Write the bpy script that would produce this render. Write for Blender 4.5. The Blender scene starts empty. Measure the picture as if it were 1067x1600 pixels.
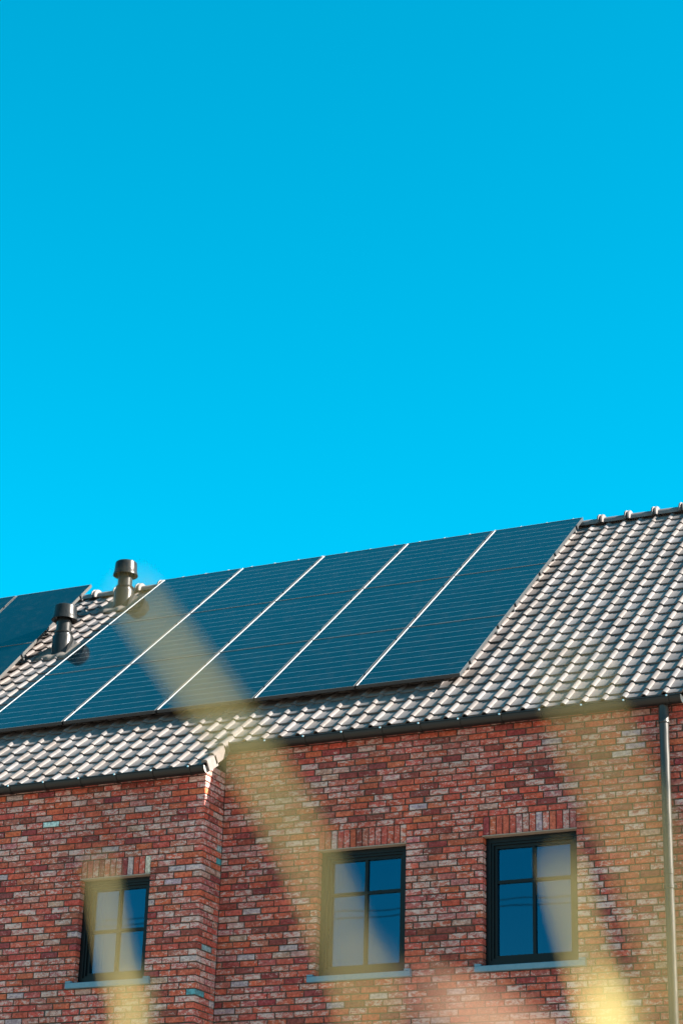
import bpy, bmesh, math, random
from mathutils import Vector, Matrix
random.seed(7)
rnd = random.random
C = bpy.context.scene.collection
sc = bpy.context.scene
Z0 = 6.63                                   # height of the upper window heads above the ground

# ------------------------------------------------------------------ camera
YAW, PITCH, ROLL, FPX = .4465, .4032, .0291, 3338.9
CAM = Vector((8.7818, -18.0571, -5.029 + Z0))
fw = Vector((-math.sin(YAW)*math.cos(PITCH), math.cos(YAW)*math.cos(PITCH), math.sin(PITCH)))
r0 = Vector((math.cos(YAW), math.sin(YAW), 0)); u0 = r0.cross(fw)
rt = r0*math.cos(ROLL) + u0*math.sin(ROLL); up = -r0*math.sin(ROLL) + u0*math.cos(ROLL)
cd = bpy.data.cameras.new('camera'); cam = bpy.data.objects.new('camera', cd); C.objects.link(cam)
cam.matrix_world = Matrix(((rt.x, up.x, -fw.x, CAM.x), (rt.y, up.y, -fw.y, CAM.y), (rt.z, up.z, -fw.z, CAM.z), (0, 0, 0, 1)))
cd.sensor_fit = 'HORIZONTAL'; cd.sensor_width = 24; cd.lens = FPX/1067*24
cd.clip_start = .05; cd.clip_end = 3000
cd.dof.use_dof = True; cd.dof.focus_distance = 20.6; cd.dof.aperture_fstop = cd.lens/30.
sc.camera = cam

# ------------------------------------------------------------------ sky, sun, exposure
SUN = Vector((1, .2075, .6125)).normalized()
world = bpy.data.worlds.new('World'); sc.world = world; world.use_nodes = True
nt = world.node_tree; nt.nodes.clear()
def wn(t, **k):
    n = nt.nodes.new(t)
    for a, b in k.items(): setattr(n, a, b)
    return n
sky = wn('ShaderNodeTexSky', sky_type='NISHITA', sun_disc=False)
sky.sun_elevation = math.asin(SUN.z); sky.sun_rotation = math.atan2(SUN.x, SUN.y)
sky.altitude = 50; sky.air_density = 1.0; sky.dust_density = .6; sky.ozone_density = 2.0
sat = wn('ShaderNodeHueSaturation'); sat.inputs['Saturation'].default_value = 1.7; sat.inputs['Hue'].default_value = .461
bg = wn('ShaderNodeBackground'); bg.inputs['Strength'].default_value = .05
wo = wn('ShaderNodeOutputWorld')
nt.links.new(sky.outputs[0], sat.inputs['Color']); nt.links.new(sat.outputs[0], bg.inputs['Color']); nt.links.new(bg.outputs[0], wo.inputs['Surface'])
sd = bpy.data.lights.new('sun', 'SUN'); sun = bpy.data.objects.new('sun', sd); C.objects.link(sun)
sd.energy = 5.0; sd.angle = math.radians(.53); sd.color = (1, .90, .78)
sun.rotation_euler = SUN.to_track_quat('Z', 'Y').to_euler(); sun.location = (30, 5, 30)
sc.view_settings.view_transform = 'Standard'; sc.view_settings.look = 'None'
sc.view_settings.exposure = 2.5; sc.view_settings.gamma = 1; sc.view_settings.use_curve_mapping = False

# ------------------------------------------------------------------ helpers
def obj(name, verts, faces, mat, parent=None, smooth=False, col=None, uv=None):
    me = bpy.data.meshes.new(name); me.from_pydata([tuple(v) for v in verts], [], faces)
    mats = mat if isinstance(mat, (list, tuple)) else [mat]
    for m in mats: me.materials.append(m)
    if col is not None:
        a = me.color_attributes.new('Col', 'FLOAT_COLOR', 'POINT')
        a.data.foreach_set('color', [c for v in col for c in v])
    if smooth: me.polygons.foreach_set('use_smooth', [True]*len(faces))
    o = bpy.data.objects.new(name, me); C.objects.link(o)
    if parent: o.parent = parent
    return o
def empty(name, loc=(0, 0, 0)):
    o = bpy.data.objects.new(name, None); C.objects.link(o); o.location = loc; o.empty_display_size = .1; return o
def tag(o, label=None, cat=None, group=None, kind=None):
    for k, v in (('label', label), ('category', cat), ('group', group), ('kind', kind)):
        if v: o[k] = v
    return o
class MB:
    def __init__(s): s.v = []; s.f = []; s.c = []; s.mi = []
    def add(s, vs, fs, col=None, mi=0):
        n = len(s.v); s.v += [tuple(v) for v in vs]; s.f += [tuple(i+n for i in f) for f in fs]; s.mi += [mi]*len(fs)
        if col is not None: s.c += [col]*len(vs)
    def box(s, x0, x1, y0, y1, z0, z1, mi=0):
        s.add([(x0,y0,z0),(x1,y0,z0),(x1,y1,z0),(x0,y1,z0),(x0,y0,z1),(x1,y0,z1),(x1,y1,z1),(x0,y1,z1)],
              [(0,3,2,1),(4,5,6,7),(0,1,5,4),(1,2,6,5),(2,3,7,6),(3,0,4,7)], mi=mi)
    def lathe(s, prof, cx=0, cy=0, n=28, caps=True):
        vs = []; fs = []
        for r, z in prof:
            for k in range(n):
                a = 2*math.pi*k/n; vs.append((cx+r*math.cos(a), cy+r*math.sin(a), z))
        for i in range(len(prof)-1):
            for k in range(n):
                k2 = (k+1) % n; fs.append((i*n+k, i*n+k2, (i+1)*n+k2, (i+1)*n+k))
        if caps: fs.append(tuple(range(n))[::-1]); fs.append(tuple((len(prof)-1)*n+k for k in range(n)))
        s.add(vs, fs)
    def tube(s, pts, r, n=10):
        vs = []; fs = []
        for i, p in enumerate(pts):
            p = Vector(p); t = (Vector(pts[min(i+1, len(pts)-1)])-Vector(pts[max(i-1, 0)])).normalized()
            a = t.orthogonal().normalized() if abs(t.z) > .9 else t.cross(Vector((0, 0, 1))).normalized(); b = t.cross(a)
            for k in range(n):
                q = 2*math.pi*k/n; vs.append(p+a*(r*math.cos(q))+b*(r*math.sin(q)))
        for i in range(len(pts)-1):
            for k in range(n):
                k2 = (k+1) % n; fs.append((i*n+k, i*n+k2, (i+1)*n+k2, (i+1)*n+k))
        fs.append(tuple(range(n))[::-1]); fs.append(tuple((len(pts)-1)*n+k for k in range(n)))
        s.add(vs, fs)
    def build(s, name, mat, parent=None, smooth=False):
        o = obj(name, s.v, s.f, mat, parent, smooth, s.c if s.c else None)
        if any(s.mi): o.data.polygons.foreach_set('material_index', s.mi)
        return o
def autosmooth(o, deg=40):
    me = o.data; me.polygons.foreach_set('use_smooth', [True]*len(me.polygons))
    bm = bmesh.new(); bm.from_mesh(me); bmesh.ops.recalc_face_normals(bm, faces=bm.faces)
    for e in bm.edges:
        if len(e.link_faces) == 2 and e.calc_face_angle(0) > math.radians(deg): e.smooth = False
    bm.to_mesh(me); bm.free(); return o
def project(P):
    v = Vector(P)-CAM; z = v.dot(fw)
    return 533.5+FPX*v.dot(rt)/z, 800-FPX*v.dot(up)/z, z

# ------------------------------------------------------------------ materials
def mat(name, color=(.5, .5, .5), rough=.6, metal=0, ior=1.5, spec=.5):
    m = bpy.data.materials.new(name); m.use_nodes = True
    b = m.node_tree.nodes['Principled BSDF']
    b.inputs['Base Color'].default_value = (*color, 1); b.inputs['Roughness'].default_value = rough
    b.inputs['Metallic'].default_value = metal; b.inputs['IOR'].default_value = ior
    b.inputs['Specular IOR Level'].default_value = spec
    return m
class NT:
    def __init__(s, m): s.t = m.node_tree; s.b = s.t.nodes['Principled BSDF']
    def n(s, typ, **k):
        n = s.t.nodes.new(typ)
        for a, b in k.items(): setattr(n, a, b)
        return n
    def l(s, a, b): s.t.links.new(a, b)
    def val(s, x, inp):
        if isinstance(x, (int, float)): inp.default_value = x
        elif isinstance(x, tuple): inp.default_value = x if len(x) == 4 or inp.type == 'VECTOR' else (*x, 1)
        else: s.l(x, inp)
    def math(s, op, a, b=0., c=0., clamp=False):
        n = s.n('ShaderNodeMath', operation=op, use_clamp=clamp)
        for x, i in zip((a, b, c), n.inputs): s.val(x, i)
        return n.outputs[0]
    def vmath(s, op, a, b):
        n = s.n('ShaderNodeVectorMath', operation=op); s.val(a, n.inputs[0]); s.val(b, n.inputs[1]); return n.outputs[0]
    def noise(s, vec, scale, detail=3, rough=.55, out=0):
        n = s.n('ShaderNodeTexNoise'); n.inputs['Scale'].default_value = scale; n.inputs['Detail'].default_value = detail
        n.inputs['Roughness'].default_value = rough; s.l(vec, n.inputs['Vector']); return n.outputs[out]
    def mix(s, f, a, b, mode='MIX'):
        n = s.n('ShaderNodeMix', data_type='RGBA', blend_type=mode); s.val(f, n.inputs[0]); s.val(a, n.inputs[6]); s.val(b, n.inputs[7]); return n.outputs[2]
    def ramp(s, x, a, b, lo=0., hi=1.):
        n = s.n('ShaderNodeMapRange'); n.interpolation_type = 'SMOOTHSTEP'
        for v, i in zip((x, a, b, lo, hi), n.inputs): s.val(v, i)
        return n.outputs[0]
    def bump(s, h, dist=.004, strength=.6):
        n = s.n('ShaderNodeBump'); n.inputs['Distance'].default_value = dist; n.inputs['Strength'].default_value = strength
        s.l(h, n.inputs['Height']); s.l(n.outputs[0], s.b.inputs['Normal'])

# brick: red body from the vertex colour, pale lime wash in patches (amount in alpha)
M_brick = mat('brick_clay', rough=.9, spec=.2); T = NT(M_brick)
at = T.n('ShaderNodeAttribute', attribute_name='Col'); pos = T.n('ShaderNodeNewGeometry').outputs['Position']
off = T.vmath('MULTIPLY', at.outputs['Color'], (91., 143., 177.)); pv = T.vmath('ADD', pos, off)
pst = T.vmath('MULTIPLY', pv, (.75, 1., 1.6))
n1 = T.noise(pst, 22, 6, .70); n2 = T.noise(pv, 110, 3, .6); n3 = T.noise(pv, 34, 4, .7)
body = T.mix(T.ramp(n3, .3, .7), (.60, .52, .47), (1.3, 1.25, 1.1)); body = T.mix(1., at.outputs['Color'], body, 'MULTIPLY')
th = T.math('SUBTRACT', 1.0, at.outputs['Alpha'])
washf = T.ramp(T.math('ADD', n1, T.math('MULTIPLY', T.math('SUBTRACT', n2, .5), .55)), T.math('SUBTRACT', th, .07), T.math('ADD', th, .09))
colr = T.mix(T.math('MULTIPLY', washf, .80), body, T.mix(n3, (.42, .28, .245), (.58, .475, .44)))
pit = T.ramp(n2, .66, .74); stain = T.noise(T.vmath('MULTIPLY', pos, (1.1, 1.1, .45)), 1.3, 5, .6); colr = T.mix(1., colr, T.mix(T.ramp(stain, .35, .65), (.80, .78, .77), (1.08, 1.07, 1.06)), 'MULTIPLY')
colr = T.mix(T.math('MULTIPLY', pit, .5), colr, (.09, .05, .04))
T.l(colr, T.b.inputs['Base Color']); T.bump(T.math('ADD', n3, T.math('MULTIPLY', n2, .5)), .006, .7)

M_mortar = mat('mortar', rough=.95, spec=.1); T = NT(M_mortar); pos = T.n('ShaderNodeNewGeometry').outputs['Position']
nn = T.noise(pos, 60, 4); T.l(T.mix(nn, (.05, .038, .03), (.11, .085, .068)), T.b.inputs['Base Color']); T.bump(T.noise(pos, 300, 2), .003, .6)

M_tile = mat('roof_tile_clay', rough=.5, spec=.3); T = NT(M_tile)
at = T.n('ShaderNodeAttribute', attribute_name='Col'); pos = T.n('ShaderNodeNewGeometry').outputs['Position']
nn = T.noise(pos, 14, 5, .6); n2 = T.noise(pos, 120, 3)
c = T.mix(T.ramp(nn, .35, .7), at.outputs['Color'], T.mix(1., at.outputs['Color'], (.78, .76, .74), 'MULTIPLY'))
c = T.mix(T.math('MULTIPLY', T.ramp(n2, .6, .75), .35), c, (.2, .17, .14))
T.l(c, T.b.inputs['Base Color']); T.l(T.ramp(nn, .3, .7, .42, .58), T.b.inputs['Roughness']); T.bump(n2, .002, .25)

M_dark = mat('underlay', (.03, .028, .026), .9)
M_gutter = mat('gutter_coating', (.055, .052, .05), .45, spec=.35); T = NT(M_gutter); pos = T.n('ShaderNodeNewGeometry').outputs['Position']
T.l(T.mix(T.noise(T.vmath('MULTIPLY', pos, (1, 1, 6)), 6, 5), (.0035, .0033, .003), (.007, .006, .0055)), T.b.inputs['Base Color'])
M_zinc = mat('weathered_zinc', (.1, .1, .1), .42, 0, 1.5, .3); T = NT(M_zinc); pos = T.n('ShaderNodeNewGeometry').outputs['Position']
nz = T.noise(T.vmath('MULTIPLY', pos, (6, 6, 1.2)), 5, 4); T.l(T.mix(nz, (.018, .019, .019), (.034, .033, .030)), T.b.inputs['Base Color']); T.l(T.ramp(nz, .3, .7, .3, .46), T.b.inputs['Roughness'])
M_vent = mat('vent_coating', (.1, .105, .11), .30, .0, 1.5, .16); T = NT(M_vent); pos = T.n('ShaderNodeNewGeometry').outputs['Position']
nz = T.noise(T.vmath('MULTIPLY', pos, (8, 8, 2)), 6, 4); T.l(T.mix(nz, (.006, .008, .009), (.016, .016, .016)), T.b.inputs['Base Color']); T.l(T.ramp(nz, .3, .7, .26, .4), T.b.inputs['Roughness'])
M_cap = mat('gutter_cap_zinc', (.3, .29, .28), .5)
M_flash = mat('flashing_lead', (.33, .29, .26), .75, 0, 1.5, .2); T = NT(M_flash); pos = T.n('ShaderNodeNewGeometry').outputs['Position']
T.l(T.mix(T.noise(pos, 18, 4), (.10, .088, .078), (.15, .132, .118)), T.b.inputs['Base Color'])
M_frame = mat('window_frame_paint', (.0018, .003, .004), .4, 0, 1.5, .2); M_bar = mat('glazing_bar_paint', (.0018, .0028, .004), .4, 0, 1.5, .2)
M_glass = mat('window_glass', (.001, .003, .006), .012, 0, 2.25); T = NT(M_glass); pos = T.n('ShaderNodeNewGeometry').outputs['Position']
T.bump(T.noise(pos, 2.2, 1), .0012, .25); T.b.inputs['Specular Tint'].default_value = (.25, .66, 1, 1)
tr = T.n('ShaderNodeBsdfTransparent'); tr.inputs['Color'].default_value = (.55, .75, .85, 1); mx = T.n('ShaderNodeMixShader'); mx.inputs[0].default_value = .30
T.l(T.b.outputs[0], mx.inputs[1]); T.l(tr.outputs[0], mx.inputs[2]); T.l(mx.outputs[0], T.t.nodes['Material Output'].inputs[0])
M_curt = mat('curtain_cloth', (.12, .14, .16), .9); M_room = mat('room_plaster', (.20, .19, .18), .9)
M_stone = mat('blue_stone', rough=.6); T = NT(M_stone); pos = T.n('ShaderNodeNewGeometry').outputs['Position']
ns = T.noise(pos, 40, 5); T.l(T.mix(ns, (.05, .13, .18), (.11, .205, .265)), T.b.inputs['Base Color']); T.bump(ns, .002, .4)
M_angle = mat('lintel_steel', (.24, .19, .15), .6)
M_pframe = mat('panel_frame_black', (.026, .030, .033), .45, .1); M_glint = mat('panel_lip_glint', (.40, .41, .42), .5, .1)  # pale colour on left lips only, painting in the sun glint there
M_side = mat('panel_frame_silver', (.036, .034, .032), .5)
M_edge = mat('panel_frame_edge', (.12, .125, .13), .5, .1)
def pv_mat(name, lines):
    m = mat(name, (.004, .012, .022), .06, 0, 1.46); T = NT(m)
    uv = T.n('ShaderNodeUVMap').outputs[0]; sp = T.n('ShaderNodeSeparateXYZ'); T.l(uv, sp.inputs[0])
    pos = T.n('ShaderNodeNewGeometry').outputs['Position']
    cell = T.mix(T.noise(pos, 1.2, 2), (.001, .0055, .010), (.002, .009, .014))
    if lines:
        f = T.math('ABSOLUTE', T.math('SUBTRACT', T.math('FRACT', T.math('ADD', T.math('MULTIPLY', sp.outputs[1], 10.), .5)), .5))
        ln = T.ramp(f, .022, .010)
        edge = T.math('GREATER_THAN', T.math('ABSOLUTE', T.math('SUBTRACT', sp.outputs[1], .5)), .47); ln = T.math('MULTIPLY', ln, T.math('SUBTRACT', 1., edge))
        cell = T.mix(ln, cell, (.10, .135, .15))
    dust = T.noise(pos, 7, 6, .65); cell = T.mix(T.math('MULTIPLY', T.ramp(dust, .45, .85), .03), cell, (.3, .28, .25))
    T.l(cell, T.b.inputs['Base Color']); return m
M_pv = pv_mat('solar_glass_lined', True); M_pvb = pv_mat('solar_glass_black', False)
M_white = mat('screw_head', (.75, .75, .74), .3, .6)
M_ground = mat('pale_paving', rough=.9); T = NT(M_ground); pos = T.n('ShaderNodeNewGeometry').outputs['Position']
T.l(T.mix(T.noise(pos, 3, 6), (.19, .162, .132), (.25, .215, .178)), T.b.inputs['Base Color'])
M_leaf = mat('dry_grass_blade', (.55, .42, .16), .6); M_leaf2 = mat('green_grass_blade', (.62, .48, .17), .6); M_leaf3 = mat('peach_grass_blade', (.78, .42, .26), .6)
for m in (M_leaf, M_leaf2, M_leaf3):
    T = NT(m); tr = T.n('ShaderNodeBsdfTranslucent'); tr.inputs['Color'].default_value = T.b.inputs['Base Color'].default_value
    mx = T.n('ShaderNodeMixShader'); mx.inputs[0].default_value = .4
    T.l(T.b.outputs[0], mx.inputs[1]); T.l(tr.outputs[0], mx.inputs[2]); T.l(mx.outputs[0], T.t.nodes['Material Output'].inputs[0])
M_cable = mat('cable_rubber', (.02, .02, .02), .6); M_pole = mat('pole_timber', (.2, .15, .11), .85)

# ------------------------------------------------------------------ ground
g = MB(); g.add([(-900, -900, 0), (900, -900, 0), (900, 900, 0), (-900, 900, 0)], [(0, 1, 2, 3)])
tag(g.build('ground', M_ground), kind='structure')

# ------------------------------------------------------------------ house
house = tag(empty('brick_house', (0, 0, 0)), 'red brick house with grey tiled roof, dark gutters and three dark windows', 'house')
XL, XR, XC, D = -10., 3.70, -1.0522, .3939
CO, ML, JT = .0627, .1916, .0132
TH = .6906; CT, ST = math.cos(TH), math.sin(TH); TT = math.tan(TH)
PZ = 1.222                                  # roof pan plane at y = 0 (relative to Z0)
def rz(y): return Z0+PZ+TT*y
YA = 4.48; ZA = rz(YA)
WALLTOP = 17                                 # courses above the window heads on the main wall (14 on the wing)
windows = [(0., .91, -1.191, 0., 0, 14), (1.6829, 1.6829+.91, -1.191, 0., 0, 14), (-2.3937, -2.3937+.78, -1.191, -.188, 1, 12)]

def brick_colour():
    k = rnd()
    if k < .38: c = (.38+.07*rnd(), .090+.028*rnd(), .054+.02*rnd()); w = .36+.16*rnd()
    elif k < .68: c = (.32+.06*rnd(), .102+.03*rnd(), .074+.025*rnd()); w = .42+.15*rnd()
    elif k < .80: c = (.20+.07*rnd(), .052+.02*rnd(), .043+.016*rnd()); w = .32+.14*rnd()
    elif k < .90: c = (.35+.05*rnd(), .14+.03*rnd(), .115+.03*rnd()); w = .46+.14*rnd()
    elif k < .95: c = (.42+.05*rnd(), .11+.03*rnd(), .056+.02*rnd()); w = .32+.12*rnd()
    elif k < .985: c = (.34+.05*rnd(), .225+.03*rnd(), .17+.03*rnd()); w = .44+.1*rnd()
    else: c = (.29+.05*rnd(), .27+.04*rnd(), .28+.04*rnd()); w = .46+.1*rnd()
    return (c[0]*.95, c[1]*.80, c[2]*.95, w-.035)
def brick_mesh(u0, u1, z0, z1, dep=.09):
    """vertices in wall space (u along, n outwards, z up)"""
    j = lambda s: (rnd()-.5)*2*s
    p = .001+j(.0022); e = .0035
    A = [(u0+j(.0016), z0+j(.0013)), (u1+j(.0016), z0+j(.0013)), (u1+j(.0016), z1+j(.0013)), (u0+j(.0016), z1+j(.0013))]
    sg = [(1, 1), (-1, 1), (-1, -1), (1, -1)]
    tl = j(.0018)
    vs = [(a+s*e, p+(tl if i in (1, 2) else -tl), b+t*e) for i, ((a, b), (s, t)) in enumerate(zip(A, sg))]
    vs += [(a, p-e, b) for a, b in A] + [(a, -dep, b) for a, b in A]
    fs = [(0, 1, 2, 3)]
    for k in range(4):
        k2 = (k+1) % 4; fs += [(k+4, k2+4, k2, k), (k+8, k2+8, k2+4, k+4)]
    return vs, fs
class Wall:
    """one brick face: P(u, n, z) gives the world point"""
    def __init__(s, P, part): s.P = P; s.part = part; s.bricks = []; s.joints = {}
    def brick(s, u0, u1, z0, z1, col=None, dep=.09):
        vs, fs = brick_mesh(u0, u1, z0, z1, dep); vs = [s.P(*v) for v in vs]
        c = col or brick_colour()
        cx = sum(v[0] for v in vs[:4])/4, sum(v[1] for v in vs[:4])/4, sum(v[2] for v in vs[:4])/4
        q = [project(v)[:2] for v in vs[:4]]; x, y, d = project(cx)
        area = abs(sum(q[i][0]*q[(i+1) % 4][1]-q[(i+1) % 4][0]*q[i][1] for i in range(4)))/2
        vis = 8 < x < 1059 and y < 1594
        s.bricks.append((area if vis else 0, vs, fs, c, Vector(cx)))
    def row(s, a, b, k, start, holes):
        """courses k (z = k*CO) from a to b, joints measured from start, cut by holes (u0, u1)"""
        z0 = k*CO+JT/2; z1 = z0+CO-JT
        spans = [(a, b)]
        for h0, h1 in holes:
            spans = [t for (p, q) in spans for t in ((p, min(q, h0)), (max(p, h1), q)) if t[1]-t[0] > .02]
        for p, q in spans:
            n0 = math.floor((p-start)/ML); u = p; i = 1; cuts = [p]
            while True:
                nx = start+(n0+i)*ML+(rnd()-.5)*.012
                if nx > q-.035: break
                if nx-u > .045: cuts.append(nx); u = nx
                i += 1
            cuts.append(q)
            for m, (c0, c1) in enumerate(zip(cuts, cuts[1:])):
                s.brick(c0+(JT/2 if m else .001), c1-(JT/2 if m < len(cuts)-2 else .001), z0, z1)
            s.joints.setdefault(k, []).extend(cuts[1:-1])
KB = -105                                      # lowest course (just above the ground)
main = Wall(lambda u, n, z: (u, -n, z+Z0), None)
wing = Wall(lambda u, n, z: (u, -D-n, z+Z0), None)
ret = Wall(lambda u, n, z: (XC+n, u, z+Z0), None)
for k in range(KB, WALLTOP+1):
    holes = []
    for (x0, x1, zb, zt, w, ns) in windows:
        if w: continue
        if zb/CO-.5 <= k < zt/CO-.5 or 0 <= k < 3: holes.append((x0, x1))
        if k == round(zb/CO)-1: holes.append((x0-.068, x1+.078))
    main.row(XC+.002, XR, k, XC+(.5*ML if k % 2 else 0)+.03*math.sin(k*2.3), holes)
for k in range(KB, 14):
    holes = []
    x0, x1, zb, zt, w, ns = windows[2]
    if round(zb/CO) <= k < round(zt/CO) or round(zt/CO) <= k < round(zt/CO)+3: holes.append((x0, x1))
    if k == round(zb/CO)-1: holes.append((x0-.074, x1+.074))
    e = XC if k % 2 else XC-.10
    wing.row(XL, e, k, XC-ML*60-(.0 if k % 2 else .10)+.02*math.sin(k*1.7), holes)
    if k % 2: ret.row(-D+.10, -.002, k, -D+.10, [])
    else: ret.row(-D, -.002, k, -D, [])
for (x0, x1, zb, zt, w, ns) in windows:       # soldier courses
    W_ = wing if w else main; p = (x1-x0)/ns
    for i in range(ns):
        W_.brick(x0+i*p+.005, x0+(i+1)*p-.005, zt+.010+(rnd()-.5)*.004, zt+.183+(rnd()-.5)*.003)
# mortar bed behind the bricks (real wall with the window openings left open)
def bed(P, u0, u1, z0, z1, holes, depth=.30):
    m = MB(); us = sorted({u0, u1, *[h[0] for h in holes], *[h[1] for h in holes]}); zs = sorted({z0, z1, *[h[2] for h in holes], *[h[3] for h in holes]})
    for a, b in zip(us, us[1:]):
        for c, d in zip(zs, zs[1:]):
            if any(h[0] <= (a+b)/2 <= h[1] and h[2] <= (c+d)/2 <= h[3] for h in holes): continue
            q = [P(a, -.012, c), P(b, -.012, c), P(b, -.012, d), P(a, -.012, d), P(a, -depth, c), P(b, -depth, c), P(b, -depth, d), P(a, -depth, d)]
            m.add(q, [(0, 1, 2, 3), (5, 4, 7, 6), (1, 0, 4, 5), (2, 1, 5, 6), (3, 2, 6, 7), (0, 3, 7, 4)])
    return m
mh = [(x0-.010, x1+.010, zb-.06, zt+.001) for (x0, x1, zb, zt, w, n) in windows if not w]
wh = [(x0-.010, x1+.010, zb-.06, zt+.001) for (x0, x1, zb, zt, w, n) in windows if w]
main.part = bed(main.P, XC-.3, XR-.004, -Z0, (WALLTOP+1)*CO, mh).build('wall', M_mortar, house)
wing.part = bed(wing.P, XL, XC-.007, -Z0, 14*CO, wh).build('wall', M_mortar, house)
ret.part = bed(ret.P, -D+.31, .1, -Z0, 14*CO, [], .2).build('wall', M_mortar, house)
# the named special bricks of the photograph: pale blue ones
def recolour(W_, x, z, c, ax=0):
    b = min(range(len(W_.bricks)), key=lambda i: abs(W_.bricks[i][4][ax]-x)+abs(W_.bricks[i][4].z-Z0-z))
    a, vs, fs, _, cx = W_.bricks[b]; W_.bricks[b] = (a, vs, fs, c, cx)
recolour(wing, -2.78, .36, (.36, .50, .55, .3)); recolour(ret, -.03, .02, (.06, .26, .32, .3), 1); recolour(ret, -.11, .09, (.22, .30, .34, .4), 1)
recolour(ret, -.2, -.95, (.18, .28, .34, .4), 1); recolour(ret, -.37, -1.36, (.08, .24, .31, .3), 1); recolour(wing, -1.67, -.09, (.46, .42, .38, .4))
allb = sorted([(b, W_) for W_ in (main, wing, ret) for b in W_.bricks], key=lambda t: -t[0][0])
pick = allb[:296]; rest = allb[296:]
for b, W_ in pick:
    loc = b[4]; o = obj('brick', [Vector(v)-loc for v in b[1]], b[2], M_brick, W_.part, col=[b[3]]*len(b[1])); o.location = loc
for W_ in (main, wing, ret):
    m = MB()
    for b, w in rest:
        if w is W_: m.add(b[1], b[2], b[3])
    tag(m.build('brick', M_brick, W_.part), kind='stuff')
# weep holes: solid dark boxes stand in for the shade inside open joints
def weep(W_, x, z):
    k = math.floor(z/CO); js = W_.joints.get(k, [x]); u = min(js, key=lambda t: abs(t-x)); m = MB(); z0 = k*CO
    p = [W_.P(u+a, n, z0+c) for a in (-.009, .009) for n in (.001, -.05) for c in (.006, .056)]
    m.add(p, [(0, 1, 3, 2), (4, 6, 7, 5), (0, 4, 5, 1), (2, 3, 7, 6), (1, 5, 7, 3), (0, 2, 6, 4)])
    m.build('weep_hole_shade', M_dark, W_.part)
for x, z in ((1.449, .42), (2.005, .42), (2.604, .41), (1.085, .42), (-.818, -.44)): weep(main, x, z)
for x, z in ((-1.546, .22), (-2.78, -1.5), (-2.205, -1.49)): weep(wing, x, z)
# gables, back wall (brick pattern too far round the corner to be seen)
M_gable = mat('gable_brick', rough=.9); T = NT(M_gable); pos = T.n('ShaderNodeNewGeometry').outputs['Position']
sp = T.n('ShaderNodeSeparateXYZ'); T.l(pos, sp.inputs[0]); cb = T.n('ShaderNodeCombineXYZ'); T.l(T.math('ADD', sp.outputs[0], sp.outputs[1]), cb.inputs[0]); T.l(sp.outputs[2], cb.inputs[1])
bt = T.n('ShaderNodeTexBrick'); T.l(cb.outputs[0], bt.inputs['Vector']); bt.inputs['Scale'].default_value = 1; bt.inputs['Brick Width'].default_value = ML; bt.inputs['Row Height'].default_value = CO; bt.inputs['Mortar Size'].default_value = .006
bt.inputs['Color1'].default_value = (.38, .12, .08, 1); bt.inputs['Color2'].default_value = (.42, .22, .19, 1); bt.inputs['Mortar'].default_value = (.2, .16, .13, 1); T.l(bt.outputs[0], T.b.inputs['Base Color'])
g = MB(); YB = 2*YA
for x0, x1, yf in ((XR-.2, XR, .0), (XL, XL+.2, -D)):
    zf = rz(yf)-.12; prof = [(yf+.31, 0), (YB, 0), (YB, rz(0)-.12), (YA, ZA-.12), (yf+.31, rz(yf+.31)-.12)]
    n = len(prof); g.add([(x, y, z) for x in (x0, x1) for y, z in prof], [tuple(range(n))[::-1], tuple(range(n, 2*n))]+[(i, (i+1) % n, (i+1) % n+n, i+n) for i in range(n)])
g.box(XL+.2, XR-.2, YB-.2, YB, 0, rz(0)-.12)
g.build('rear_wall', M_gable, house)

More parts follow.
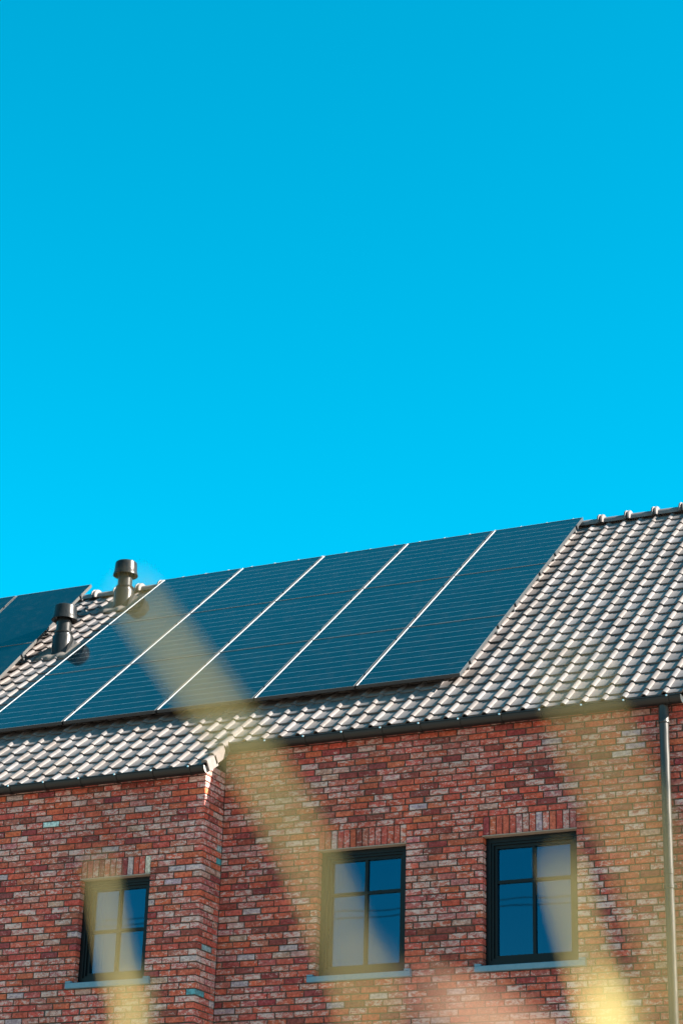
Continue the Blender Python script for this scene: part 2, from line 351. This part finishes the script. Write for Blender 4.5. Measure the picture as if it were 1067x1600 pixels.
# ------------------------------------------------------------------ windows
for (x0, x1, zb, zt, w, ns) in windows:
    Y = -D if w else 0.; zb += Z0; zt += Z0
    def ring(m, ox0, ox1, oz0, oz1, wd, y0, y1):
        m.box(ox0, ox0+wd, y0, y1, oz0, oz1); m.box(ox1-wd, ox1, y0, y1, oz0, oz1)
        m.box(ox0+wd, ox1-wd, y0, y1, oz0, oz0+wd); m.box(ox0+wd, ox1-wd, y0, y1, oz1-wd, oz1)
    m = MB(); ring(m, x0+.004, x1-.004, zb+.004, zt-.002, .046, Y+.078, Y+.20)
    m.box(x0-.04, x0+.004, Y+.092, Y+.28, zb-.04, zt+.03); m.box(x1-.004, x1+.04, Y+.092, Y+.28, zb-.04, zt+.03)
    m.box(x0+.004, x1-.004, Y+.092, Y+.28, zt-.002, zt+.03); m.box(x0+.004, x1-.004, Y+.092, Y+.28, zb-.04, zb+.004)
    win = m.build('window', M_frame, house)
    if w: win['label'] = 'narrow window in the projecting left wing'
    m = MB(); ring(m, x0+.050, x1-.050, zb+.050, zt-.048, .022, Y+.092, Y+.19); ring(m, x0+.072, x1-.072, zb+.072, zt-.070, .028, Y+.112, Y+.19)
    m.build('sash', M_frame, win)
    gx0, gx1, gz0, gz1 = x0+.100, x1-.100, zb+.100, zt-.098
    xm = (gx0+gx1)/2; zm = gz0+(gz1-gz0)*(.5 if w else .685); hb = .015
    m = MB(); m.box(xm-hb, xm+hb, Y+.118, Y+.150, gz0, gz1); m.build('glazing_bar', M_bar, win)
    m = MB(); m.box(gx0, xm-hb, Y+.121, Y+.150, zm-hb, zm+hb); m.box(xm+hb, gx1, Y+.121, Y+.150, zm-hb, zm+hb); m.build('glazing_bar', M_bar, win)
    for a, b in ((gx0, xm-hb), (xm+hb, gx1)):
        for c, d in ((gz0, zm-hb), (zm+hb, gz1)):
            m = MB(); m.box(a, b, Y+.140, Y+.146, c, d); m.build('pane', M_glass, win)
    for a, b in (((x0-.02, x0+.16), (x1-.16, x1+.02)) if w else ((x0-.02, x0+.13), (x1-.10, x1+.02)) if x0 < 1 else ((x0-.02, x0+.08),)):      # hanging curtains
        N = 40; vs = []
        for i in range(N+1):
            xx = a+(b-a)*i/N; dy = .022*math.sin(i*.95+x0*3)+.010*math.sin(i*2.3)
            vs += [(xx, Y+.26+dy, zb-.05), (xx+.01*math.sin(i), Y+.26+dy*.7, zt+.05)]
        obj('curtain', vs, [(2*i, 2*i+2, 2*i+3, 2*i+1) for i in range(N)], M_curt, win, True)
    m = MB(); m.box(x0-.5, x1+.5, Y+1.6, Y+1.65, zb-.5, zt+.4); m.box(x0-.5, x1+.5, Y+.32, Y+1.6, zt+.35, zt+.4); m.box(x0-.5, x1+.5, Y+.32, Y+1.6, zb-.55, zb-.5)
    m.box(x0-.55, x0-.5, Y+.32, Y+1.65, zb-.55, zt+.4); m.box(x1+.5, x1+.55, Y+.32, Y+1.65, zb-.55, zt+.4); m.build('room', M_room, win)
    # stone sill with raised ends
    a, b = x0-.066, x1+.074; m = MB(); zs0 = zb-.062; zs1 = zb-.003
    prof = [(Y-.042, zs0), (Y+.16, zs0), (Y+.16, zs1), (Y+.02, zs1-.002), (Y-.038, zs1-.008), (Y-.042, zs1-.012)]
    n = len(prof); m.add([(x, y, z) for x in (a, b) for y, z in prof], [tuple(range(n)), tuple(range(n, 2*n))[::-1]]+[(i, i+n, (i+1) % n+n, (i+1) % n) for i in range(n)])
    m.box(a, a+.060, Y-.041, Y-.004, zs1-.006, zs1+.010); m.box(b-.060, b, Y-.041, Y-.004, zs1-.006, zs1+.010)
    m.build('sill', M_stone, win)
    m = MB(); m.box(x0-.003, x1+.003, Y-.006, Y+.088, zt-.001, zt+.007); m.build('lintel_angle', M_angle, win)

# ------------------------------------------------------------------ roof
roof_m = MB(); dz = -.055
for x0, x1, ye in ((XC+.02, XR+.05, -.028), (XL-.05, XC+.02, -D-.028)):
    a = [(ye, rz(ye)+dz), (YA, ZA+dz), (YA, ZA+dz-.2), (ye, rz(ye)+dz-.03)]
    roof_m.add([(x, y, z) for x in (x0, x1) for y, z in a], [(0, 1, 2, 3), (7, 6, 5, 4), (0, 4, 5, 1), (1, 5, 6, 2), (2, 6, 7, 3), (3, 7, 4, 0)])
a = [(YA, ZA+dz), (YB+.15, rz(-.15)+dz), (YB+.15, rz(-.15)+dz-.2), (YA, ZA+dz-.2)]
roof_m.add([(x, y, z) for x in (XL-.05, XR+.05) for y, z in a], [(0, 1, 2, 3), (7, 6, 5, 4), (0, 4, 5, 1), (1, 5, 6, 2), (2, 6, 7, 3), (3, 7, 4, 0)])
roof = roof_m.build('roof', M_dark, house)
# fascia boards under the eaves
m = MB(); m.box(XC+.06, XR, -.030, -.008, Z0+1.075, Z0+1.16); m.box(XL, XC-.005, -D-.030, -D-.008, Z0+.765, Z0+.84); m.build('fascia', M_gutter, house)
# one tile: flat pan with a raised roll along its left side (u along the slope, front edge at u = 0)
PER, GAU, PHX, PHU = .1948, .242, 2.902, -5.83
XV = Vector((1, 0, 0)); UV_ = Vector((0, CT, ST)); NV = Vector((0, -ST, CT)); RO = Vector((0, YA, ZA))   # roof frame: u = 0 at the ridge
def RP(x, u, n): return RO+XV*x+UV_*u+NV*n
prof = [(-.015, -.012), (-.014, .007), (-.008, .0165), (.000, .0220), (.008, .0232), (.018, .0210), (.030, .0130), (.038, .0055), (.0415, -.002), (.046, .0025), (.052, .0), (.11, .0), (.170, .0), (.182, .003)]
def tile_mesh(length, j=0.):
    L = length+.055; np_ = len(prof); vs = []; fs = []
    lift = .024
    for u, ext in ((0, 0), (.006, 1), (L, 2)):
        for x, z in prof:
            s = lift*(1-u/L)+.002; vs.append((x, u, z+s-(.003 if ext == 0 else 0)))
    for x, z in prof: vs.append((x, .003, z+.009))      # underside of the front edge
    for r in range(2):
        for i in range(np_-1): fs.append((r*np_+i, r*np_+i+1, (r+1)*np_+i+1, (r+1)*np_+i))
    for i in range(np_-1): fs.append((3*np_+i, 3*np_+i+1, i+1, i))
    return vs, fs
def tile_col():
    k = .84+.32*rnd(); t = (rnd()-.5)*.04
    return (.130*k+t*.25, .117*k, .115*k-t*.25, 1)
tiles = []
def tile(x, u, length=GAU):
    vs, fs = tile_mesh(length); a = (rnd()-.5)*.014; b = (rnd()-.5)*.007; du = (rnd()-.5)*.008
    P = [RP(x+vx+a*vu, u+vu+du, vn+b*(1 if vu < .1 else 0)) for vx, vu, vn in vs]
    c = RP(x+.09, u+.1, .02); px, py, d = project(c)
    inarr = (-4.515 < x+.06 < 1.20 and -5.05 < u < .1)
    score = 0 if inarr or not (10 < px < 1057 and py > 700) else 1/d
    tiles.append((score, P, fs, tile_col(), c))
nx0 = math.floor((XL-PHX)/PER); nx1 = math.floor((XR+.02-PHX)/PER)
ROWS = [PHU+GAU*k for k in range(24)]
for i in range(nx0, nx1+1):
    x = PHX+i*PER
    for u in ROWS: tile(x, u, GAU if u < -.25 else -u-.02)
    if x > XC: tile(x, -5.965, .135)
    if x < XC-.02:
        for u in (PHU-GAU, PHU-2*GAU): tile(x, u)
        tile(x, -6.478, .164)
tiles.sort(key=lambda t: -t[0])
for s, P, fs, c, loc in tiles[:240]:
    o = obj('roof_tile', [p-loc for p in P], fs, M_tile, roof, col=[c]*len(P)); o.location = loc; autosmooth(o, 50)
m = MB()
for s, P, fs, c, loc in tiles[240:]: m.add(P, fs, c)
o = autosmooth(m.build('roof_tile', M_tile, roof), 50); tag(o, kind='stuff')
# verge tiles with a hanging skirt on the right-hand ends
def verge(x, u, length):
    v = MB(); c = tile_col(); L = length+.03; s0, s1 = .030, .004
    for (n0, n1), (xa, xb) in (((.034, .034), (-.075, 0)),):
        pr = [(-.075, .006), (-.060, .030), (-.040, .038), (-.012, .036), (.0, .026), (.0, -.085), (-.014, -.085), (-.014, .01)]
        k = len(pr); P = [RP(x+a, u+uu, b+(s0 if uu == 0 else s1)) for uu in (0, L) for a, b in pr]
        v.add(P, [tuple(range(k))[::-1], tuple(range(k, 2*k))]+[(i, (i+1) % k, (i+1) % k+k, i+k) for i in range(k)], c)
    autosmooth(v.build('verge_tile', M_tile, roof), 40)
for k in (0, -1, -2): verge(-.965, PHU+GAU*k, GAU)
verge(-.965, -6.478, .164)
for u in ROWS: verge(XR+.12, u, GAU)
verge(XR+.12, -5.965, .135)
# ridge tiles with collars
RPER = .3335; kx = math.floor((XL+4.593)/RPER)
x = -4.593+kx*RPER
ridge_z = ZA+.012
while x < XR+.05:
    v = MB(); c = tile_col(); N = 10
    def arc(r, xx, dzz=0): return [(xx, YA+r*math.cos(math.radians(-12+204*i/N)), ridge_z+dzz+r*math.sin(math.radians(-12+204*i/N))*.88) for i in range(N+1)]
    rings = [arc(.084, x+.01), arc(.128, x+.012), arc(.132, x+.03), arc(.092, x+.044), arc(.092, x+.048), arc(.128, x+.056), arc(.124, x+.074), arc(.082, x+.082), arc(.078, x+RPER+.03)]
    v.add([p for r in rings for p in r], [(i*(N+1)+k, i*(N+1)+k+1, (i+1)*(N+1)+k+1, (i+1)*(N+1)+k) for i in range(len(rings)-1) for k in range(N)], c)
    autosmooth(v.build('ridge_tile', M_tile, roof), 50); x += RPER

# ------------------------------------------------------------------ gutters and downpipe
def gutter(xa, xb, yc, zc, brs, R=.061):
    m = MB(); N = 14; pr = []
    for i in range(N+1):
        a = math.pi+math.pi*i/N; pr.append((yc-R*math.cos(a+math.pi), zc+R*math.sin(a)))
    pr = [(yc+R*math.cos(math.pi+math.pi*i/N), zc+R*math.sin(math.pi+math.pi*i/N)) for i in range(N+1)]     # front lip -> back
    lip = [(yc-R+.009, zc+.002), (yc-R+.010, zc+.012), (yc-R+.002, zc+.017), (yc-R-.006, zc+.012), (yc-R-.006, zc+.003)]
    inn = [(yc+(R-.004)*math.cos(math.pi+math.pi*i/N), zc+(R-.004)*math.sin(math.pi+math.pi*i/N)) for i in range(N, -1, -1)]
    loop = lip+pr+inn; n = len(loop)
    m.add([(x, y, z) for x in (xa, xb) for y, z in loop], [(i, (i+1) % n, (i+1) % n+n, i+n) for i in range(n)])
    gt = autosmooth(m.build('gutter', M_gutter, house), 50)
    m = MB()
    for x in ((xb, xb+.004), (xa-.004, xa)):
        m.add([(xx, yc+(R+.003)*math.cos(t), zc+.004+(R+.003)*math.sin(t)) for xx in x for t in [math.pi*(1+i/N) for i in range(N+1)]],
              [tuple(range(N+1)), tuple(range(N+1, 2*N+2))[::-1]]+[(i, i+1, i+N+2, i+N+1) for i in range(N)]+[(N, 0, N+1, 2*N+1)])
    m.build('end_cap', M_cap, gt)
    for x in brs:
        m = MB(); b = [(yc+r*math.cos(math.pi*(1+i/N)), zc+r*math.sin(math.pi*(1+i/N))) for r, rg in ((R+.006, range(N+1)), (R+.001, range(N, -1, -1))) for i in rg]
        b = [(yc-R-.012, zc+.016)]+b[:N+1]+b[N+1:]+[(yc-R+.000, zc+.016)]; n = len(b); w = .014
        m.add([(xx, y, z) for xx in (x-w, x+w) for y, z in b], [(i, (i+1) % n, (i+1) % n+n, i+n) for i in range(n)]+[tuple(range(n))[::-1], tuple(range(n, 2*n))])
        # screw head
        k0 = len(m.f); mm = MB(); q = [(x+.009*math.cos(t*math.pi/4), yc-R-.017, zc+.004+.009*math.sin(t*math.pi/4)) for t in range(8)]
        m.add(q+[(a, b_+.008, c_) for a, b_, c_ in q], [tuple(range(8))]+[(i, i+8, (i+1) % 8+8, (i+1) % 8) for i in range(8)], mi=1)
        m.build('gutter_bracket', [M_gutter, M_white], gt)
    return gt
gutter(-.945, 3.655, -.098, Z0+1.106, (-.545, -.126, .284, .694, 1.092, 1.497, 1.913, 2.309, 2.717, 3.122, 3.529))
gutter(XL, -1.000, -D-.098, Z0+.796, [-1.165-.4135*k for k in range(21)])
m = MB(); px, py, pr_ = 3.466, -.066, .0425
m.lathe([(pr_, .1), (pr_, Z0+.90)], px, py, 24)
dp = autosmooth(m.build('downpipe', M_zinc, house))
m = MB(); m.lathe([(pr_+.006, Z0+.905), (pr_+.009, Z0+.90), (pr_+.009, Z0+.885), (pr_+.003, Z0+.88)][::-1]+[(pr_+.003, Z0+1.02), (pr_+.001, Z0+1.075)], px, py, 24); autosmooth(m.build('pipe_socket', M_zinc, dp))
for zz in (-.62, -3.2, -5.6):
    m = MB(); m.lathe([(pr_+.001, Z0+zz-.016), (pr_+.006, Z0+zz-.014), (pr_+.006, Z0+zz+.014), (pr_+.001, Z0+zz+.016)], px, py, 24); m.box(px-.012, px+.012, py+.02, .004, Z0+zz-.012, Z0+zz+.012)
    m.box(px+pr_, px+pr_+.028, py-.006, py+.006, Z0+zz-.011, Z0+zz+.011); autosmooth(m.build('pipe_bracket', M_zinc, dp))
    m = MB(); m.lathe([(pr_+.001, Z0+zz+.11), (pr_+.004, Z0+zz+.112), (pr_+.004, Z0+zz+.16), (pr_+.001, Z0+zz+.162)], px, py, 24); autosmooth(m.build('pipe_joint', M_zinc, dp))

# ------------------------------------------------------------------ solar panels
def solar_panel(o3, xv, uv, nv, w, h, glass, label, group, side=None, lip=True):
    """o3 = lower left outer corner on the glass plane"""
    root = tag(empty('solar_panel', o3), label, 'solar panel', group)
    P = lambda a, b, c: Vector((0, 0, 0))+xv*a+uv*b+nv*c
    g_ = .011; x0, x1, y0, y1 = g_, w-g_, g_*.2, h-g_*.2; t = .010; hh = -.036; top = .001; lw = .005; gl = -.003
    m = MB()
    def loop(a, c): return [P(x0+a, y0+a, c), P(x1-a, y0+a, c), P(x1-a, y1-a, c), P(x0+a, y1-a, c)]
    rings = [loop(.018, hh), loop(0, hh), loop(0, top-.001), loop(.001, top), loop(lw, top), [P(x0+lw+(.013 if lip else .004), y0+lw+.003, gl-.0005), P(x1-lw-.003, y0+lw+.003, gl-.0005), P(x1-lw-.003, y1-lw-.003, gl-.0005), P(x0+lw+(.013 if lip else .004), y1-lw-.003, gl-.0005)]]
    for i in range(5):
        for k in range(4):
            a, b = rings[i], rings[i+1]; k2 = (k+1) % 4
            m.add([a[k], a[k2], b[k2], b[k]], [(0, 1, 2, 3)], mi=(1 if lip else 0) if (i >= 4 and k == 3) else (2 if i == 3 and k != 3 else 0))
    m.build('frame', [side or M_pframe, M_glint, M_edge], root)
    a = lw+.002; vs = [P(x0+a, y0+a, gl), P(x1-a, y0+a, gl), P(x1-a, y1-a, gl), P(x0+a, y1-a, gl), P(x0+a, y0+a, gl-.006), P(x1-a, y0+a, gl-.006), P(x1-a, y1-a, gl-.006), P(x0+a, y1-a, gl-.006)]
    go = obj('glass', vs, [(0, 1, 2, 3), (7, 6, 5, 4), (0, 4, 5, 1), (1, 5, 6, 2), (2, 6, 7, 3), (3, 7, 4, 0)], glass, root)
    uvl = go.data.uv_layers.new(name='UVMap'); cs = [(0, 0), (1, 0), (1, 1), (0, 1)]
    for lp in go.data.loops: uvl.data[lp.index].uv = cs[lp.vertex_index % 4]
    for f in (.2, .8):
        m = MB(); c0 = w-.013; b0 = h*f; q = [P(x, y, z) for x in (c0, c0+.022) for y in (b0-.018, b0+.018) for z in (-.034, .0055)]
        m.add(q, [(0, 1, 3, 2), (4, 6, 7, 5), (0, 4, 5, 1), (2, 3, 7, 6), (1, 5, 7, 3), (0, 2, 6, 4)]); m.build('clamp', M_pframe, root)
    return root
KA = .9972; A = CAM+(Vector((1.2393, 4.4118, 5.029+Z0))-CAM)*KA; PW, PH = 1.1508*KA, 1.6814*KA
coln = ['rightmost column, beside the bare roof tiles', 'second column from the right end', 'middle column of five', 'second column from the left end', 'leftmost column, beside the two roof vents']
rown = ['Top row', 'Middle row', 'Bottom row']
rowl = ['at the roof ridge', 'between upper and lower panels', 'above the eaves tiles']
for i in range(5):
    for j in range(3):
        solar_panel(A-XV*PW*(i+1)-UV_*PH*(j+1), XV, UV_, NV, PW, PH, M_pv, '%s lined solar panel %s, %s' % (rown[j].lower().replace(' row', '-row'), rowl[j], coln[i]), 'lined solar panels of the large array')
for i, j in ((0, 0), (1, 0), (2, 0), (3, 0)):
    pass
m = MB()                                       # mounting rails of the large array
rails = []
for j in range(3):
    for f in (.2, .8):
        u = -PH*(j+1)+PH*f; q = [A+XV*x+UV_*(u+y)+NV*z for x in (-5*PW+.03, -.03) for y in (-.02, .02) for z in (-.088, -.040)]
        m = MB(); m.add(q, [(0, 1, 3, 2), (4, 6, 7, 5), (0, 4, 5, 1), (2, 3, 7, 6), (1, 5, 7, 3), (0, 2, 6, 4)]); rails.append(m)
mt = tag(empty('mounting_rack', A-XV*PW*2.5-UV_*PH*1.5-NV*.06), 'dark aluminium rail rack under the large lined solar array', 'mounting rack')
for m in rails: o = m.build('rail', M_pframe); o.parent = mt; o.matrix_parent_inverse = Matrix.Translation(-mt.location)
# the steeper black array at the left
T2 = math.radians(45); U2 = Vector((0, math.cos(T2), math.sin(T2))); N2 = Vector((0, -math.sin(T2), math.cos(T2)))
B0 = Vector((-5.2, 3.77, 4.83+Z0))
labs = {(0, 0): 'plain black panel overhanging the ridge, behind the nearer roof vent', (1, 0): 'plain black panel at the left picture edge, upper row of the left array',
        (0, 1): 'plain black panel low at the left picture edge, lower row of the left array'}
for (i, j), lb in labs.items():
    solar_panel(B0-XV*PW*(i+1)-U2*PH*(j+1), XV, U2, N2, PW, PH, M_pvb, lb, 'plain black solar panels of the left array', M_side, False)
mt = tag(empty('mounting_rack', B0-XV*PW-U2*PH*.5-N2*.06), 'dark support rack tilting the left black panels above the tiles', 'mounting rack')
def strut(p, q, name, w=.018):
    m = MB(); m.tube([p-mt.location, q-mt.location], w, 4); o = m.build(name, M_pframe, mt)
for j in range(2):
    for f in (.2, .8):
        u = -PH*(j+1)+PH*f; p = B0+U2*u-N2*.062; strut(p+XV*.0, p-XV*2.3, 'rail')

# ------------------------------------------------------------------ roof vents
def roof_vent(x, y, label):
    zb = rz(y); root = tag(empty('roof_vent', (x, y, zb)), label, 'roof vent', 'metal roof vents between the arrays')
    m = MB(); m.lathe([(.094, .05), (.094, .50)], n=32); autosmooth(m.build('pipe', M_vent, root))
    m = MB(); m.lathe([(.130, -.30), (.130, .200), (.126, .216), (.109, .224), (.107, .246), (.100, .252)], n=32); sl = autosmooth(m.build('sleeve', M_vent, root))
    m = MB()                                  # wedge-shaped saddle on the downhill and right flank of the sleeve
    m.add([(-.10, -.20, -.165), (.16, -.20, -.165), (.16, .16, .135), (-.10, .16, .135), (.02, -.02, .185), (.120, -.02, .17), (.120, .06, .18), (.02, .06, .195)],
          [(0, 1, 5, 4), (1, 2, 6, 5), (2, 3, 7, 6), (3, 0, 4, 7), (4, 5, 6, 7), (3, 2, 1, 0)]); m.build('saddle', M_vent, root)
    m = MB(); m.lathe([(.111, .246), (.114, .250), (.114, .270), (.098, .276)], n=32); autosmooth(m.build('collar', M_vent, root))
    m = MB(); m.lathe([(.120, .455), (.155, .424), (.162, .426), (.161, .445), (.152, .470), (.147, .505), (.143, .57), (.140, .600), (.128, .612), (.06, .622)], n=36)
    autosmooth(m.build('cap', M_vent, root), 35)
    # flashing apron dressed over the tiles, wavy lower edge
    m = MB(); nx, nu = 16, 6; vs = []
    for b in range(nu+1):
        for a in range(nx+1):
            xx = -.26+.52*a/nx; uu = -.26+.44*b/nu
            wv = .009*math.sin((x+xx-PHX)/PER*2*math.pi+.6)*(1-b/nu)
            p = XV*xx+UV_*(uu+(.018*math.sin(a*1.9) if b == 0 else 0))+NV*(.050+wv-.018*(b == 0)); vs.append(p)
    m.add(vs, [(b*(nx+1)+a, b*(nx+1)+a+1, (b+1)*(nx+1)+a+1, (b+1)*(nx+1)+a) for b in range(nu) for a in range(nx)])
    o = m.build('flashing', M_flash, root, True)
    so = o.modifiers.new('thick', 'SOLIDIFY'); so.thickness = .012
    return root
roof_vent(-4.935, 2.80, 'dark round metal roof vent lower on the slope, beside the left black panel')
roof_vent(-4.89, 4.07, 'round metal roof vent standing by the ridge against the sky')

# ------------------------------------------------------------------ tall grass close to the camera, far out of focus
def blade(root, pts, widths, m, face):
    """a long leaf: V-shaped strip along pts, width given per point"""
    n = len(pts); P = [Vector(p) for p in pts]; dense = []
    for i in range(n-1):                       # Catmull-Rom through the points
        p0, p1, p2, p3 = P[max(i-1, 0)], P[i], P[i+1], P[min(i+2, n-1)]
        for k in range(5):
            t = k/5; dense.append((.5*((2*p1)+(p2-p0)*t+(2*p0-5*p1+4*p2-p3)*t*t+(3*p1-p0-3*p2+p3)*t**3), widths[i]*(1-t)+widths[i+1]*t))
    dense.append((P[-1], widths[-1])); vs = []; fs = []
    for i, (p, w) in enumerate(dense):
        t = (dense[min(i+1, len(dense)-1)][0]-dense[max(i-1, 0)][0]).normalized(); s_ = t.cross(Vector(face)).normalized(); nn = s_.cross(t)
        vs += [p+s_*(w/2)+nn*(w*.16), p, p-s_*(w/2)+nn*(w*.16)]
        if i: b = 3*i; fs += [(b-3, b-2, b+1, b), (b-2, b-1, b+2, b+1)]
    loc = root.location; return obj('blade', [v-loc for v in vs], fs, m, root, True)
FACE = (.4, -.85, -.2)
ga = tag(empty('tall_grass', (8.56, -17.30, 0)), 'clump of tall dry grass, out of focus, crossing the panels and right-hand wall', 'grass clump')
blade(ga, [(8.306, -17.2815, 1.9445), (8.332, -17.273, 1.909), (8.350, -17.264, 1.883), (8.370, -17.265, 1.855), (8.389, -17.267, 1.827), (8.414, -17.287, 1.791), (8.444, -17.327, 1.754), (8.463, -17.350, 1.719), (8.51, -17.36, 1.35), (8.54, -17.33, .7), (8.55, -17.31, 0)],
      [.0052, .0068, .0073, .0072, .0064, .0050, .0040, .0038, .010, .011, .008], M_leaf, FACE)
blade(ga, [(8.429, -17.049, 1.866), (8.433, -17.052, 1.850), (8.438, -17.052, 1.830), (8.444, -17.051, 1.810), (8.453, -17.059, 1.787), (8.464, -17.076, 1.760), (8.51, -17.13, 1.35), (8.55, -17.22, .7), (8.56, -17.27, 0)],
      [.005, .0058, .0062, .0075, .0115, .018, .018, .014, .009], M_leaf2, FACE)
blade(ga, [(8.571, -17.445, 1.827), (8.577, -17.444, 1.805), (8.585, -17.442, 1.784), (8.593, -17.441, 1.764), (8.599, -17.441, 1.744), (8.603, -17.441, 1.722), (8.606, -17.441, 1.700), (8.61, -17.43, 1.3), (8.60, -17.38, .6), (8.58, -17.33, 0)],
      [.002, .0034, .0038, .0038, .0038, .004, .005, .010, .010, .008], M_leaf2, FACE)
blade(ga, [(8.414, -17.202, 1.776), (8.429, -17.202, 1.768), (8.447, -17.201, 1.758), (8.466, -17.198, 1.746), (8.487, -17.203, 1.730), (8.503, -17.210, 1.711), (8.55, -17.24, 1.55), (8.58, -17.27, .8), (8.57, -17.29, 0)],
      [.003, .009, .0155, .0150, .009, .009, .012, .011, .008], M_leaf3, FACE)
gb = tag(empty('tall_grass', (8.13, -16.90, 0)), 'clump of tall dry grass, out of focus, crossing the narrow left window', 'grass clump')
blade(gb, [(8.043, -16.867, 1.937), (8.050, -16.865, 1.907), (8.061, -16.869, 1.876), (8.073, -16.873, 1.846), (8.082, -16.874, 1.806), (8.11, -16.88, 1.3), (8.125, -16.89, .6), (8.13, -16.90, 0)],
      [.0048, .0058, .0068, .0095, .013, .014, .014, .009], M_leaf, FACE)
for g_, n in ((ga, 14), (gb, 9)):              # the shorter leaves of each clump, below the picture
    for i in range(n):
        a = rnd()*2*math.pi; h = .7+.6*rnd(); o_ = .12+.25*rnd(); c, s_ = math.cos(a), math.sin(a); b = g_.location+Vector((c*.03, s_*.03, 0))
        tip = b+Vector((c*o_, s_*o_, h*.9))
        if tip.z > 1.40: tip.z = 1.40
        blade(g_, [tip, b+Vector((c*o_*.55, s_*o_*.55, h*.85)), b+Vector((c*o_*.2, s_*o_*.2, h*.5)), b], [.002, .009, .011, .007], (M_leaf, M_leaf2)[i % 2], (c, s_, .5))

# ------------------------------------------------------------------ overhead cables behind the camera, seen only mirrored in the panes
for k, (za, zb_, zc, lb) in enumerate(((12.35, 12.21, 12.35, 'upper dark overhead cable mirrored as a thin line in the window panes'), (12.30, 12.06, 11.85, 'lower dark overhead cable mirrored as a thin line in the window panes'))):
    m = MB(); pts = []
    for i in range(41):
        t = i/40; x = -34+60*t; z = (za*(1-t)+zc*t) if 0 else None
        q = (x+9.1)/25.; z = zb_+((za-zb_)*q*q if x < -9.1 else (zc-zb_)*q*abs(q))
        pts.append((x, -25.0, z))
    m.tube(pts, .011, 6); tag(m.build('overhead_cable', M_cable, None, True), lb, 'cable', 'overhead cables mirrored in the panes')
